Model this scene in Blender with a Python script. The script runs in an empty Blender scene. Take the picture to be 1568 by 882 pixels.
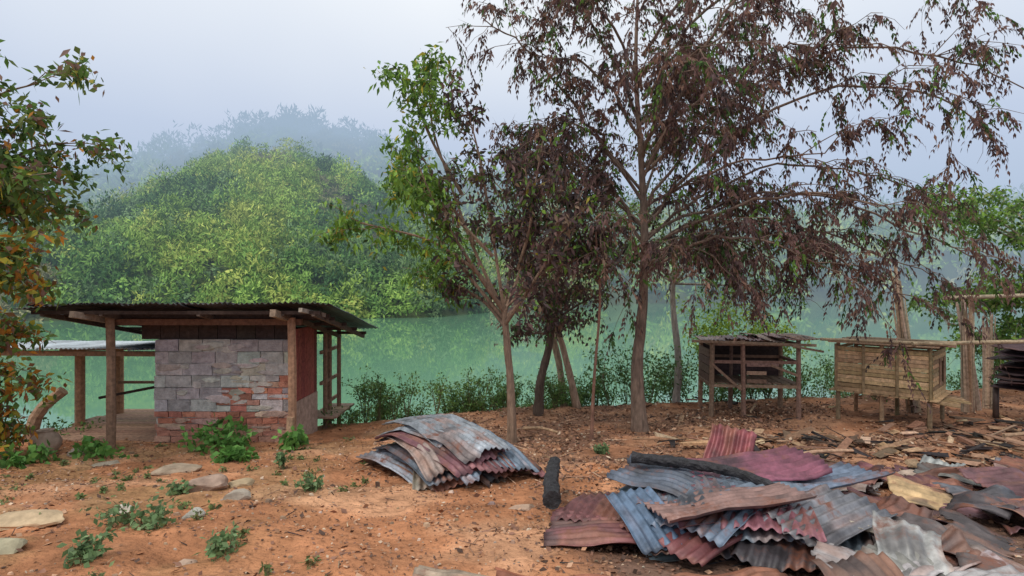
import bpy, math, random
import numpy as np
from mathutils import Vector, Matrix
rng=np.random.default_rng(11); random.seed(11)
S=bpy.context.scene
U=lambda a,b,n=None: rng.uniform(a,b,n)

# ---------------------------------------------------------------- noise
def _h(ix,iy,seed):
    n=(ix.astype(np.int64)*374761393+iy.astype(np.int64)*668265263+seed*1442695041)&0x7fffffff
    n=((n^(n>>13))*1274126177)&0x7fffffff
    return ((n^(n>>16))&0xffff)/65535.0
def vnoise(x,y,seed=0):
    x=np.asarray(x,float);y=np.asarray(y,float)
    ix=np.floor(x);iy=np.floor(y);fx=x-ix;fy=y-iy
    fx=fx*fx*(3-2*fx);fy=fy*fy*(3-2*fy)
    a=_h(ix,iy,seed);b=_h(ix+1,iy,seed);c=_h(ix,iy+1,seed);d=_h(ix+1,iy+1,seed)
    return (a*(1-fx)+b*fx)*(1-fy)+(c*(1-fx)+d*fx)*fy
def fbm(x,y,o=4,seed=0):
    s=0;a=.5;t=0
    for i in range(o):
        s=s+a*vnoise(np.asarray(x)*2**i,np.asarray(y)*2**i,seed+i*17);t+=a;a*=.5
    return s/t
def sst(t):
    t=np.clip(t,0,1);return t*t*(3-2*t)

# ---------------------------------------------------------------- mesh builder
class MB:
    def __init__(s): s.v=[];s.f=[];s.c=[];s.m=[];s.n=0
    def add(s,V,F,col,mi=0):
        V=np.asarray(V,float).reshape(-1,3)
        if not isinstance(F,list): F=[F]
        s.v.append(V)
        c=np.asarray(col,float)
        if c.ndim==1: c=np.tile(c[:3],(len(V),1))
        s.c.append(c)
        for f in F:
            f=np.asarray(f,int)
            s.f.append(f+s.n);s.m.append(np.full(len(f),mi))
        s.n+=len(V)
    def build(s,name,mats,smooth=False,parent=None,solid=0):
        V=np.concatenate(s.v);C=np.concatenate(s.c)
        org=np.array([V[:,0].mean(),V[:,1].mean(),V[:,2].min()])
        me=bpy.data.meshes.new(name)
        loops=np.concatenate([f.ravel() for f in s.f]);sz=np.concatenate([np.full(len(f),f.shape[1]) for f in s.f])
        me.vertices.add(len(V));me.vertices.foreach_set('co',(V-org).ravel())
        me.loops.add(len(loops));me.loops.foreach_set('vertex_index',loops)
        me.polygons.add(len(sz));me.polygons.foreach_set('loop_start',np.concatenate([[0],np.cumsum(sz)[:-1]]))
        me.polygons.foreach_set('material_index',np.concatenate(s.m))
        me.polygons.foreach_set('use_smooth',np.full(len(sz),smooth))
        me.update(calc_edges=True);me.validate()
        a=me.color_attributes.new('Col','FLOAT_COLOR','POINT')
        a.data.foreach_set('color',np.concatenate([C,np.ones((len(C),1))],1).ravel())
        for m in (mats if isinstance(mats,list) else [mats]): me.materials.append(m)
        o=bpy.data.objects.new(name,me);S.collection.objects.link(o);o.location=org
        if parent:
            o.parent=parent;o.matrix_parent_inverse=Matrix.Translation(-Vector(parent.location))
        if solid:
            md=o.modifiers.new('s','SOLIDIFY');md.thickness=solid
        return o
def empty(name,loc):
    e=bpy.data.objects.new(name,None);e.location=loc;e.empty_display_size=.3;S.collection.objects.link(e);return e
def nrm(a):
    a=np.asarray(a,float);return a/(np.linalg.norm(a,axis=-1,keepdims=True)+1e-9)
def spline(pts,n=5):
    P=np.asarray(pts,float);P=np.vstack([2*P[0]-P[1],P,2*P[-1]-P[-2]]);o=[]
    for i in range(1,len(P)-2):
        for t in np.arange(n)/n:
            o.append(.5*((2*P[i])+(P[i+1]-P[i-1])*t+(2*P[i-1]-5*P[i]+4*P[i+1]-P[i+2])*t*t+(3*P[i]-P[i-1]-3*P[i+1]+P[i+2])*t**3))
    o.append(P[-2]);return np.array(o)
def tube(mb,pts,r0,r1,col,sides=6,mi=0,jit=0.,cap=True,flare=0):
    P=np.asarray(pts,float);k=len(P)
    T=nrm(np.gradient(P,axis=0));ref=np.array([0,0,1.]) if abs(T[:,2]).mean()<.8 else np.array([1.,0,0])
    A=nrm(np.cross(T,ref));B=np.cross(T,A)
    t=np.linspace(0,1,k);R=r0+(r1-r0)*t
    if flare: R=R*(1+flare*np.exp(-t*14))
    an=np.arange(sides)/sides*2*math.pi
    RR=R[:,None]*(1+jit*rng.normal(size=(k,sides)))
    V=P[:,None]+RR[...,None]*(np.cos(an)[None,:,None]*A[:,None]+np.sin(an)[None,:,None]*B[:,None])
    i=np.arange(k-1)[:,None]*sides;j=np.arange(sides)[None];j2=(j+1)%sides
    F=np.stack([i+j,i+j2,i+sides+j2,i+sides+j],-1).reshape(-1,4)
    fs=[F]
    if cap: fs+= [np.arange(sides)[::-1][None],((k-1)*sides+np.arange(sides))[None]]
    mb.add(V.reshape(-1,3),fs,col,mi)
BF=np.array([[0,3,2,1],[4,5,6,7],[0,1,5,4],[1,2,6,5],[2,3,7,6],[3,0,4,7]])
def beam(mb,p0,p1,w,h,col,mi=0,taper=1,jit=.0):
    p0=np.array(p0,float);p1=np.array(p1,float);d=nrm(p1-p0)
    ref=np.array([0,0,1.]) if abs(d[2])<.85 else np.array([0,1.,0])
    a=nrm(np.cross(d,ref));b=np.cross(a,d)
    V=[]
    for p,s in((p0,1),(p1,taper)):
        for x,y in((-1,-1),(1,-1),(1,1),(-1,1)): V.append(p+a*x*w/2*s+b*y*h/2*s)
    V=np.array(V)+(rng.normal(size=(8,3))*jit if jit else 0)
    mb.add(V,BF,col,mi)
def box(mb,lo,hi,col,mi=0,jit=0):
    x0,y0,z0=lo;x1,y1,z1=hi
    V=np.array([[x0,y0,z0],[x1,y0,z0],[x1,y1,z0],[x0,y1,z0],[x0,y0,z1],[x1,y0,z1],[x1,y1,z1],[x0,y1,z1]],float)
    if jit: V+=rng.normal(size=(8,3))*jit
    mb.add(V,BF,col,mi)
def vary(c,s=.15):
    return np.clip(np.array(c)*(1+rng.normal()*s)*(1+rng.normal(size=3)*.04),.01,.8)

# ---------------------------------------------------------------- materials
def N(nt,t,**k):
    n=nt.nodes.new(t)
    for a,b in k.items(): setattr(n,a,b)
    return n
def attrmat(name,rough=.9,metal=0,scale=6,lo=.6,hi=1.35,bump=.3,stretch=(1,1,1),spec=.3,tint=None,tscale=3,tlo=.5,thi=.65,trans=0,bscale=None,bd=.03):
    m=bpy.data.materials.new(name);m.use_nodes=True;nt=m.node_tree;L=nt.links
    b=nt.nodes['Principled BSDF'];b.inputs['Roughness'].default_value=rough;b.inputs['Metallic'].default_value=metal
    b.inputs['Specular IOR Level'].default_value=spec
    at=N(nt,'ShaderNodeAttribute',attribute_name='Col')
    tc=N(nt,'ShaderNodeTexCoord');mp=N(nt,'ShaderNodeMapping');mp.inputs['Scale'].default_value=stretch
    L.new(tc.outputs['Object'],mp.inputs[0])
    no=N(nt,'ShaderNodeTexNoise');no.inputs['Scale'].default_value=scale;no.inputs['Detail'].default_value=8;no.inputs['Roughness'].default_value=.65
    L.new(mp.outputs[0],no.inputs[0])
    mr=N(nt,'ShaderNodeMapRange');mr.inputs[1].default_value=.3;mr.inputs[2].default_value=.7;mr.inputs[3].default_value=lo;mr.inputs[4].default_value=hi
    L.new(no.outputs[0],mr.inputs[0])
    mu=N(nt,'ShaderNodeVectorMath',operation='SCALE');L.new(at.outputs['Color'],mu.inputs[0]);L.new(mr.outputs[0],mu.inputs['Scale'])
    out=mu.outputs[0]
    if tint:
        n2=N(nt,'ShaderNodeTexNoise');n2.inputs['Scale'].default_value=tscale;n2.inputs['Detail'].default_value=9;n2.inputs['Roughness'].default_value=.7
        L.new(mp.outputs[0],n2.inputs[0])
        m2=N(nt,'ShaderNodeMapRange');m2.inputs[1].default_value=tlo;m2.inputs[2].default_value=thi
        L.new(n2.outputs[0],m2.inputs[0])
        mx=N(nt,'ShaderNodeMixRGB');L.new(m2.outputs[0],mx.inputs[0]);L.new(out,mx.inputs[1]);mx.inputs[2].default_value=(*tint,1);out=mx.outputs[0]
    L.new(out,b.inputs['Base Color'])
    if bump:
        nb=no
        if bscale:
            nb=N(nt,'ShaderNodeTexNoise');nb.inputs['Scale'].default_value=bscale;nb.inputs['Detail'].default_value=6;L.new(mp.outputs[0],nb.inputs[0])
        bp=N(nt,'ShaderNodeBump');bp.inputs['Strength'].default_value=bump;bp.inputs['Distance'].default_value=bd
        L.new(nb.outputs[0],bp.inputs['Height']);L.new(bp.outputs[0],b.inputs['Normal'])
    if trans:
        tr=N(nt,'ShaderNodeBsdfTranslucent');L.new(out,tr.inputs[0]);ms=N(nt,'ShaderNodeMixShader');ms.inputs[0].default_value=trans
        L.new(b.outputs[0],ms.inputs[1]);L.new(tr.outputs[0],ms.inputs[2]);L.new(ms.outputs[0],nt.nodes['Material Output'].inputs[0])
    return m
M_leaf=attrmat('leaf',rough=.6,bump=0,scale=9,lo=.8,hi=1.2,trans=.35,spec=.3)
M_dead=attrmat('dead_leaf',rough=.85,bump=0,scale=9,lo=.8,hi=1.2,trans=.3,spec=.15)
M_bark=attrmat('bark',scale=7,stretch=(3,3,.8),lo=.5,hi=1.4,bump=.7)
M_wood=attrmat('weathered_wood',scale=9,stretch=(2,2,2),lo=.55,hi=1.35,bump=.4)
M_char=attrmat('charred_wood',scale=22,stretch=(1,1,1),lo=.3,hi=2.2,bump=1.0,rough=.6,spec=.5)
M_metal=attrmat('rusty_metal',rough=.5,metal=.2,scale=7,lo=.45,hi=1.5,bump=.25,spec=.5,tint=(.20,.08,.05),tscale=3.6,tlo=.53,thi=.66)
M_roof=attrmat('roof_metal',rough=.55,metal=.3,scale=5,lo=.6,hi=1.4,bump=.2,spec=.4)
M_block=attrmat('concrete_block',scale=11,lo=.62,hi=1.3,bump=.6,bscale=45)
M_rock=attrmat('stone',scale=6,lo=.6,hi=1.3,bump=.6)
M_ground=attrmat('dirt',scale=3.5,lo=.72,hi=1.25,bump=1.0,bscale=15,bd=.06,rough=1,spec=.1,tint=(.26,.125,.07),tscale=12,tlo=.54,thi=.72)
M_litter=attrmat('litter',rough=.9,bump=0,scale=8)
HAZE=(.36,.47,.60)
def hazemat(name):  # haze painted in: fog-coloured emission grows with distance from origin and height
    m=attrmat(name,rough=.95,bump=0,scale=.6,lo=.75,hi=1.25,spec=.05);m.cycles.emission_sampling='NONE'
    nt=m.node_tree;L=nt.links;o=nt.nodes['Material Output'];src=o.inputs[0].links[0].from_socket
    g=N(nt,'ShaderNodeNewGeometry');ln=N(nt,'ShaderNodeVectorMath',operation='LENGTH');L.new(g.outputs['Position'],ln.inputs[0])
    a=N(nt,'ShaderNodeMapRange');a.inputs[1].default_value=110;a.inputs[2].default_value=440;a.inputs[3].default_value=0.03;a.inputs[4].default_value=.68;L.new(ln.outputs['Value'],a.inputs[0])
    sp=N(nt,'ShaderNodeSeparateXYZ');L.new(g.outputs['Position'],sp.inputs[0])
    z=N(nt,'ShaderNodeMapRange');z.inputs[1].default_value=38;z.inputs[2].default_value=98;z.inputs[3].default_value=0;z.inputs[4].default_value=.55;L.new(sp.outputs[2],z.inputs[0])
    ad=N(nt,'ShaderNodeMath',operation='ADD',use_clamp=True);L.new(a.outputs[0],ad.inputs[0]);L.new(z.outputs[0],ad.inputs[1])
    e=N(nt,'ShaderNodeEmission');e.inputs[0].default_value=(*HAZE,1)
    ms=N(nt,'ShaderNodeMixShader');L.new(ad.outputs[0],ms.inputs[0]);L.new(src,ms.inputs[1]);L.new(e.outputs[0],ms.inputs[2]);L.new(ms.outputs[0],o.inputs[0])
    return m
M_hill=hazemat('hill_painted_haze');M_forest=hazemat('forest_painted_haze')

# ---------------------------------------------------------------- world, sun, camera
w=bpy.data.worlds.new('World');S.world=w;w.use_nodes=True;nt=w.node_tree;L=nt.links
bg=nt.nodes['Background'];sky=N(nt,'ShaderNodeTexSky',sky_type='NISHITA');sky.sun_disc=False
sky.sun_elevation=math.radians(55);sky.sun_rotation=math.radians(-140);sky.dust_density=4
sc=N(nt,'ShaderNodeVectorMath',operation='SCALE');sc.inputs['Scale'].default_value=.08;L.new(sky.outputs[0],sc.inputs[0])
tc=N(nt,'ShaderNodeTexCoord');sp=N(nt,'ShaderNodeSeparateXYZ');L.new(tc.outputs['Generated'],sp.inputs[0])
cn=N(nt,'ShaderNodeTexNoise');cn.inputs['Scale'].default_value=1.6;cn.inputs['Detail'].default_value=3;L.new(tc.outputs['Generated'],cn.inputs[0])
ad=N(nt,'ShaderNodeMath',operation='MULTIPLY_ADD');L.new(cn.outputs[0],ad.inputs[0]);ad.inputs[1].default_value=.22;L.new(sp.outputs[2],ad.inputs[2])
cr=N(nt,'ShaderNodeValToRGB');L.new(ad.outputs[0],cr.inputs[0]);E=cr.color_ramp.elements
E[0].position=.10;E[0].color=(.33,.44,.59,1);E[1].position=.72;E[1].color=(.98,1,1,1)
e=E.new(.36);e.color=(.51,.59,.74,1)
mx=N(nt,'ShaderNodeMixRGB');mx.inputs[0].default_value=.9;L.new(sc.outputs[0],mx.inputs[1]);L.new(cr.outputs[0],mx.inputs[2])
L.new(mx.outputs[0],bg.inputs[0]);bg.inputs[1].default_value=1.15
sl=bpy.data.lights.new('sun','SUN');sl.energy=1.5;sl.angle=math.radians(12);sl.color=(1,.94,.84)
so=bpy.data.objects.new('sun',sl);S.collection.objects.link(so)
el=math.radians(55);az=math.radians(-140)
sd=Vector((math.sin(az)*math.cos(el),math.cos(az)*math.cos(el),math.sin(el)))
so.rotation_euler=sd.to_track_quat('Z','Y').to_euler()
cd=bpy.data.cameras.new('camera');cd.sensor_width=36;cd.lens=19.6;cd.clip_end=3000;cd.clip_start=.05
co=bpy.data.objects.new('camera',cd);S.collection.objects.link(co);co.location=(0,0,1.7);co.rotation_euler=(math.radians(90),0,0);S.camera=co
S.view_settings.view_transform='Standard';S.view_settings.look='None';S.view_settings.exposure=0

# ---------------------------------------------------------------- ground
def edge(x): return np.interp(x,[-40,-9,-6,-4,-2.5,0,3,8,15,60],[8.3,8.6,9.0,9.8,10.5,11.6,12.2,13,15,18])
def G(x,y):
    x=np.asarray(x,float);y=np.asarray(y,float)
    z=np.interp(y,[-20,0,3,6,9,12,30],[.3,.1,0,-.42,-.75,-.85,-.85])
    z=z+.14*(fbm(x*.7,y*.7,3,3)-.5)+.12*(fbm(x*2.6,y*2.6,4,9)-.5)
    d=y-edge(x)-.5*(fbm(x*.6,y*.2,2,5)-.5)
    return np.maximum(z-np.where(d>0,.72*np.sqrt(d*d+.15)-.28+.0*d,0),-6.5)
def gz(x,y): return float(G(x,y))
xs=np.concatenate([np.linspace(-60,-10,60)[:-1],np.linspace(-10,13,520),np.linspace(13,60,60)[1:]])
ys=np.concatenate([np.linspace(-25,2,30)[:-1],np.linspace(2,13.5,380),np.linspace(13.5,30,40)[1:]])
X,Y=np.meshgrid(xs,ys);Z=G(X,Y)
n1=fbm(X*.9,Y*.9,4,21);n2=fbm(X*3.2,Y*3.2,4,33)
base=np.array([.50,.225,.115]);pale=np.array([.62,.33,.19]);lit=np.array([.25,.14,.095]);ash=np.array([.13,.09,.075]);grn=np.array([.19,.17,.08])
C=base+(pale-base)*sst((n1-.45)*5)[...,None]
C=C*(1-.22*sst((fbm(X*1.7,Y*2.3,4,55)-.5)*7))[...,None]
tz=sst((X+1.4+2.0*(n1-.5))/1.6)*sst((Y-6.4+1.5*(n1-.5))/1.4)*(.45+.55*sst((fbm(X*1.5,Y*1.5,3,91)-.40)*6))
C=C+(lit-C)*(np.clip(tz*.9,0,1))[...,None]
az_=sst((X-.2-1.6*(n1-.5))/.8)*sst((6.0-Y)/1.2)
C=C+(ash-C)*(az_*.85)[...,None]
gl=sst((fbm(X*1.1,Y*1.1,4,44)-.50)*8)*sst((-1.2-X)/2)*.4
C=C+(grn-C)*gl[...,None]
bk=sst((Y-edge(X)+.1)/.8);C=C+(np.array([.10,.11,.04])-C)*(bk*.85)[...,None]
C=C*(.68+.64*n2)[...,None]
nx,ny=len(xs),len(ys);i=np.arange(ny-1)[:,None]*nx;j=np.arange(nx-1)[None]
mb=MB();mb.add(np.stack([X,Y,Z],-1).reshape(-1,3),np.stack([i+j,i+j+1,i+nx+j+1,i+nx+j],-1).reshape(-1,4),C.reshape(-1,3))
mb.build('ground',M_ground,True)

# ---------------------------------------------------------------- hills
def shore(x): return np.interp(x,[-300,-100,-17,4,50,132,400],[85,95,108,150,205,235,300])
def H(x,y):
    ys_=shore(x);d=y-ys_
    R1=np.interp(x,[-260,-190,-145,-125,-105,-88,-73,-58,-46,-33,-17,0,15],[4,6,10,17,28,36,40,38,31,21,11,6,4])
    rv=(8*(1-np.abs(2*fbm(x/26.+.3*y/30,y/70.,3,12)-1))*1.6-9)*1.1
    h1=(R1+rv*np.clip(R1/25,0,1))*np.where(y<175,np.clip(d/(np.maximum(175-ys_,20)),0,1)**1.1*.95+.05,np.exp(-((y-175)/40)**2))
    R2=np.interp(x,[-500,-300,-245,-174,-136,-99,-60,0,60,150,250,500],[44,50,62,84,94,92,76,56,46,38,46,55])
    h2=R2*np.exp(-((y-330)/75)**2)
    h=np.maximum(h1,h2)+3*(fbm(x/18.,y/18.,3,8)-.5)
    return np.where(d>0,-4+(h+4)*sst(d/14+.2),-4+d*.3-.3).clip(-9,200)
xs=np.linspace(-520,560,400);ys=np.linspace(60,480,210);X,Y=np.meshgrid(xs,ys);Z=H(X,Y)
nx,ny=len(xs),len(ys);i=np.arange(ny-1)[:,None]*nx;j=np.arange(nx-1)[None]
mb=MB();C=np.array([.075,.10,.04])*(.6+.8*fbm(X/9,Y/9,4,2))[...,None]
mb.add(np.stack([X,Y,Z],-1).reshape(-1,3),np.stack([i+j,i+j+1,i+nx+j+1,i+nx+j],-1).reshape(-1,4),C.reshape(-1,3))
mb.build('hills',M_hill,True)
def quads(mb,P,D,Sd,L_,W_,col,mi=0,bend=0):
    n=len(P);L_=np.broadcast_to(L_,n)[:,None];W_=np.broadcast_to(W_,n)[:,None]
    mid=P+D*L_*.45
    V=np.stack([P,mid+Sd*W_/2,P+D*L_-np.array([0,0,1.])*L_*bend,mid-Sd*W_/2],1)
    C=np.repeat(np.broadcast_to(col,(n,3)),4,0)
    mb.add(V.reshape(-1,3),np.arange(4*n).reshape(n,4),C,mi)
def rdir(n): return nrm(rng.normal(size=(n,3)))
PAL=np.array([[.28,.41,.09],[.19,.32,.075],[.11,.22,.065],[.06,.125,.05],[.40,.47,.11],[.16,.25,.11],[.32,.31,.16]])
def forest(name,n,xr,yr,R,faces,fs,cond,seed,shade=1.):
    mb=MB();x=U(*xr,n);y=U(*yr,n);k=cond(x,y);x=x[k];y=y[k];z=H(x,y)
    nn=fbm(x/20,y/20,3,seed);n2=fbm(x/22,y/30,2,seed+5)
    for a in range(len(x)):
        big=rng.random()<.30
        r=R*(U(.9,1.6) if big else U(.4,.8));t=nn[a]+rng.normal()*.10
        if z[a]>22: t+=.05
        if t>.60: c=PAL[4] if rng.random()<.5 else PAL[0]
        elif t>.50: c=PAL[rng.choice([0,1,1])]
        elif t>.40: c=PAL[rng.choice([1,5,2,0])]
        else: c=PAL[rng.choice([2,3,1,5])]
        if n2[a]<.42 and rng.random()<.85: c=PAL[6]*U(.7,1.1); r=min(r*.5,R*.45)
        m=int(faces*(r/R)**1.5)+8
        plume=rng.random()<.45
        hgt=r*(U(1.3,2.0) if plume else U(.7,1.15))
        d=rdir(m);d[:,2]=np.abs(d[:,2])*1.05-.2*rng.random(m);d=nrm(d)
        an=np.arctan2(d[:,1],d[:,0]);lump=.78+.26*np.cos(an*rng.integers(3,6)+a)*np.cos(d[:,2]*5+a)+.12*rng.random(m)
        P=np.array([x[a],y[a],z[a]+hgt*.3])+d*np.array([r,r,hgt])*lump[:,None]
        D=rdir(m);D=nrm(D-d*(D*d).sum(1)[:,None]*.85+(np.array([0,0,.7]) if plume else 0)+d*.1);Sd=nrm(np.cross(D,d+rng.normal(size=(m,3))*.25))
        cc=c*shade*(1+.13*rng.normal(size=(m,1)))*U(.75,1.25)
        quads(mb,P,D,Sd,fs*U(.6,1.5,m)*(1.5 if plume else 1),fs*U(.5,1.0,m)*(.6 if plume else 1),np.clip(cc,.01,.6))
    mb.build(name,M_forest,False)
forest('hill_forest',11500,(-200,30),(84,192),2.3,115,.66,lambda x,y:(y-shore(x)>-1)&(y<186)&(x/y>-1.0),61)
forest('distant_forest',5600,(-430,430),(200,350),4.6,40,2.1,lambda x,y:(y>shore(x))&(np.abs(x/y)<1.2)&(y<345),71)

# ---------------------------------------------------------------- water
m=bpy.data.materials.new('river_water');m.use_nodes=True;nt=m.node_tree;L=nt.links;b=nt.nodes['Principled BSDF']
b.inputs['Base Color'].default_value=(.135,.29,.185,1);b.inputs['Roughness'].default_value=.02;b.inputs['IOR'].default_value=1.33
g=N(nt,'ShaderNodeNewGeometry');mp=N(nt,'ShaderNodeMapping');mp.inputs['Scale'].default_value=(.5,.9,1);L.new(g.outputs['Position'],mp.inputs[0])
no=N(nt,'ShaderNodeTexNoise');no.inputs['Scale'].default_value=1.1;no.inputs['Detail'].default_value=3;L.new(mp.outputs[0],no.inputs[0])
bp=N(nt,'ShaderNodeBump');bp.inputs['Strength'].default_value=.03;bp.inputs['Distance'].default_value=.05;L.new(no.outputs[0],bp.inputs['Height']);L.new(bp.outputs[0],b.inputs['Normal'])
mb=MB();mb.add([[-900,8,-4],[900,8,-4],[900,900,-4],[-900,900,-4]],np.array([[0,1,2,3]]),(.1,.2,.15));mb.build('river_water',m)

# ---------------------------------------------------------------- trees
def along(path,t):
    k=t*(len(path)-1);i=int(min(k,len(path)-2));f=k-i;return path[i]*(1-f)+path[i+1]*f,nrm(path[i+1]-path[i])
def subs(mb,path,k,tmin,Lr,r,col,up=.15,droop=.45,fw=.7,sides=4):
    o=[]
    for _ in range(k):
        p,t=along(path,U(tmin,1));d=nrm(t*fw+rng.normal(size=3)*np.array([1,1,.5])*.7)
        l=U(*Lr);s=np.linspace(0,1,5)[:,None]
        q=p+d*s*l+np.array([0,0,1.])*l*(up*s-droop*s*s)+np.vstack([np.zeros(3),rng.normal(size=(4,3))*l*.03])
        tube(mb,q,r,r*.35,col,sides,cap=False);o.append(q)
    return o
def fronds(mb,twigs,per,Lr,pairs,ll,lw,colf,mi=1):
    P=[];D=[]
    for q in twigs:
        if rng.random()<.12: continue
        for _ in range(per):
            p,t=along(q,U(.1,1));P.append(p);D.append(nrm(t*.6+rng.normal(size=3)*np.array([1,1,.35])*.5))
    P=np.array(P);D=np.array(D);n=len(P);l=U(*Lr,n)[:,None];z=np.array([0,0,1.])
    cb=colf(P);SD=nrm(np.cross(D,z+.01));dr=U(.35,.9,n)[:,None]
    quads(mb,P,nrm(D-z*.5*dr),SD,(l*1.05)[:,0],.008,cb*.7,mi)
    for j in range(pairs):
        s=(j+1)/pairs
        for sg in(-1,1):
            Q=P+D*l*s-z*dr*l*s*s
            dd=nrm(SD*sg*.4+D*.35-z*U(.4,1.4,n)[:,None]+rng.normal(size=(n,3))*.2)
            ss=nrm(np.cross(dd,D+rng.normal(size=(n,3))*.6))
            keep=rng.random(n)<.85
            c=np.clip(cb*(1+.2*rng.normal(size=(n,1))),.008,.6)
            quads(mb,Q[keep],dd[keep],ss[keep],(ll*U(.7,1.3,n))[keep],(lw*U(.7,1.3,n))[keep],c[keep],mi,bend=.15)
def tufts(mb,twigs,per,ll,lw,colf,spread=.12,hang=.5,mi=1):
    P=[]
    for q in twigs:
        for _ in range(per): P.append(along(q,U(.15,1))[0])
    P=np.array(P);n=len(P);cb=colf(P)
    P=P+rng.normal(size=(n,3))*spread*.5
    D=nrm(rng.normal(size=(n,3))-np.array([0,0,hang]));Sd=nrm(np.cross(D,rdir(n)))
    quads(mb,P,D,Sd,ll*U(.6,1.35,n),lw*U(.7,1.3,n),np.clip(cb*(1+.18*rng.normal(size=(n,1))),.008,.7),mi,bend=.12)
def pick(P,opts,probs):
    return np.array(opts)[rng.choice(len(opts),size=len(P),p=probs)]
BR=[.18,.105,.095];BR2=[.12,.08,.078];BR3=[.24,.14,.105];DK=[.07,.055,.055]
G1=[.13,.24,.05];G2=[.22,.38,.06];G3=[.07,.13,.04];YL=[.42,.36,.05];OR=[.48,.20,.03]
mb=MB();bk=(.24,.17,.13)
tr=spline([(2.25,9.8,-.85),(2.20,9.8,.3),(2.30,9.8,1.4),(2.33,9.8,2.6),(2.28,9.85,4.0),(2.2,9.9,5.6),(2.25,9.9,7.4)],6);tube(mb,tr,.115,.02,bk,10,jit=.05,flare=.5)
limbs=[
 [(2.31,9.8,3.0),(3.5,9.6,4.7),(5.3,9.5,5.7),(7.2,9.4,5.6),(8.6,9.3,5.0)],
 [(2.31,9.8,2.8),(3.4,9.4,4.0),(5,9.1,4.9),(6.6,8.9,4.8),(7.6,8.8,4.1)],
 [(2.31,9.8,2.5),(3.3,9.9,3.3),(4.8,10.1,3.9),(6.4,10.2,3.8),(7.9,10.3,3.4)],
 [(2.31,9.8,2.2),(3.4,10.2,2.9),(5,10.4,2.9),(6.6,10.6,2.5),(8.1,10.7,1.9)],
 [(2.31,9.8,1.9),(3.2,9.3,2.5),(4.2,9.0,2.4),(5.2,8.8,1.9)],
 [(2.31,9.8,2.6),(4.0,9.6,3.3),(5.6,9.5,3.2),(7.0,9.5,2.6),(8.0,9.5,2.2)],
 [(2.31,9.8,2.2),(3.6,9.7,2.7),(4.9,9.6,2.5),(6.1,9.6,1.9),(6.8,9.6,1.5)],
 [(2.31,9.8,2.4),(3.9,9.0,3.1),(5.3,8.7,3.1),(6.5,8.6,2.6)],
 [(2.31,9.8,3.2),(1.3,9.7,4.6),(.4,9.6,5.7),(-.5,9.5,6.3)],
 [(2.31,9.8,2.8),(1.4,10,3.6),(.7,10.2,4.2),(.2,10.3,4.3)],
 [(2.3,9.9,4.2),(3.2,10.3,5.6),(4.4,10.8,6.9),(5.6,11,7.5)],
 [(2.3,9.9,4.6),(1.6,9.5,5.8),(.9,9.2,6.7),(.1,9,7.2)],
 [(2.3,9.9,3.6),(2.9,9.2,5.2),(3.6,8.5,6.4),(4.4,8.1,6.8)],
 [(2.3,9.9,3.2),(2.8,10.8,4.3),(3.5,11.7,5.2),(4.6,12.2,5.4)],
 [(2.3,9.9,2.8),(1.9,11,3.7),(1.5,12,4.3),(1.2,12.6,4.2)],
 [(2.3,9.9,3.8),(2.9,9.4,4.7),(4.2,9,5.5),(5.8,8.9,5.6)],
 [(2.3,9.8,5.0),(3.4,9.8,6.6),(5,9.8,7.5),(6.6,9.7,7.5),(7.6,9.6,7.0)],
 [(2.3,9.8,2.1),(1.9,9.4,2.6),(1.4,9.1,2.7)],
 [(2.3,9.8,2.0),(2.8,9.6,2.4),(3.3,9.5,2.3),(3.8,9.5,1.8)],
 [(2.3,9.8,2.1),(3.6,10.9,2.7),(4.8,11.3,2.6),(5.8,11.5,2.0)]]
for k in range(12):
    z0=2.5+k*.3;a=U(-1.5,1.5) if k%3 else U(2.2,4.1);l=U(1.6,3.0);u=U(.5,1.3)
    limbs.append([(2.3,9.85,z0),(2.3+math.cos(a)*l*.5,9.85+math.sin(a)*l*.5,z0+u),(2.3+math.cos(a)*l,9.85+math.sin(a)*l,z0+u*1.1)])
tw=[]
for l in limbs:
    p=spline(l,5);p[1:-1]+=rng.normal(size=(len(p)-2,3))*.03;tube(mb,p,.032,.009,bk,6,cap=False)
    a=subs(mb,p,10,.18,(.6,1.4),.010,bk,up=.3,droop=.5);tw+=a
    for q in a: tw+=subs(mb,q,3,.25,(.3,.7),.006,bk,up=.15,droop=.45,sides=3)
fronds(mb,tw,6,(.16,.34),6,.085,.032,lambda P:pick(P,[BR,BR2,BR3,DK,G3,G1],[.36,.2,.22,.06,.08,.08]))
mb.build('dead_leaved_tree',[M_bark,M_dead],False)
def mixcol(P):
    g=sst((-.85-P[:,0]+1.1*(vnoise(P[:,0]*1.7,P[:,2]*1.7,4)-.5))*2.2)*.85+.15
    isg=rng.random(len(P))<g
    a=pick(P,[G1,G2,G3,YL],[.4,.42,.12,.06]);b_=pick(P,[BR2,DK,BR,[.22,.15,.10]],[.36,.26,.26,.12])
    return np.where(isg[:,None],a,b_)
mb=MB();bk=(.28,.19,.135)
tr=spline([(0,8.9,-.8),(-.02,8.9,.1),(-.08,8.9,.8),(-.12,8.9,1.35)],5);tube(mb,tr,.07,.05,bk,9,jit=.05,flare=.4)
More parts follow.
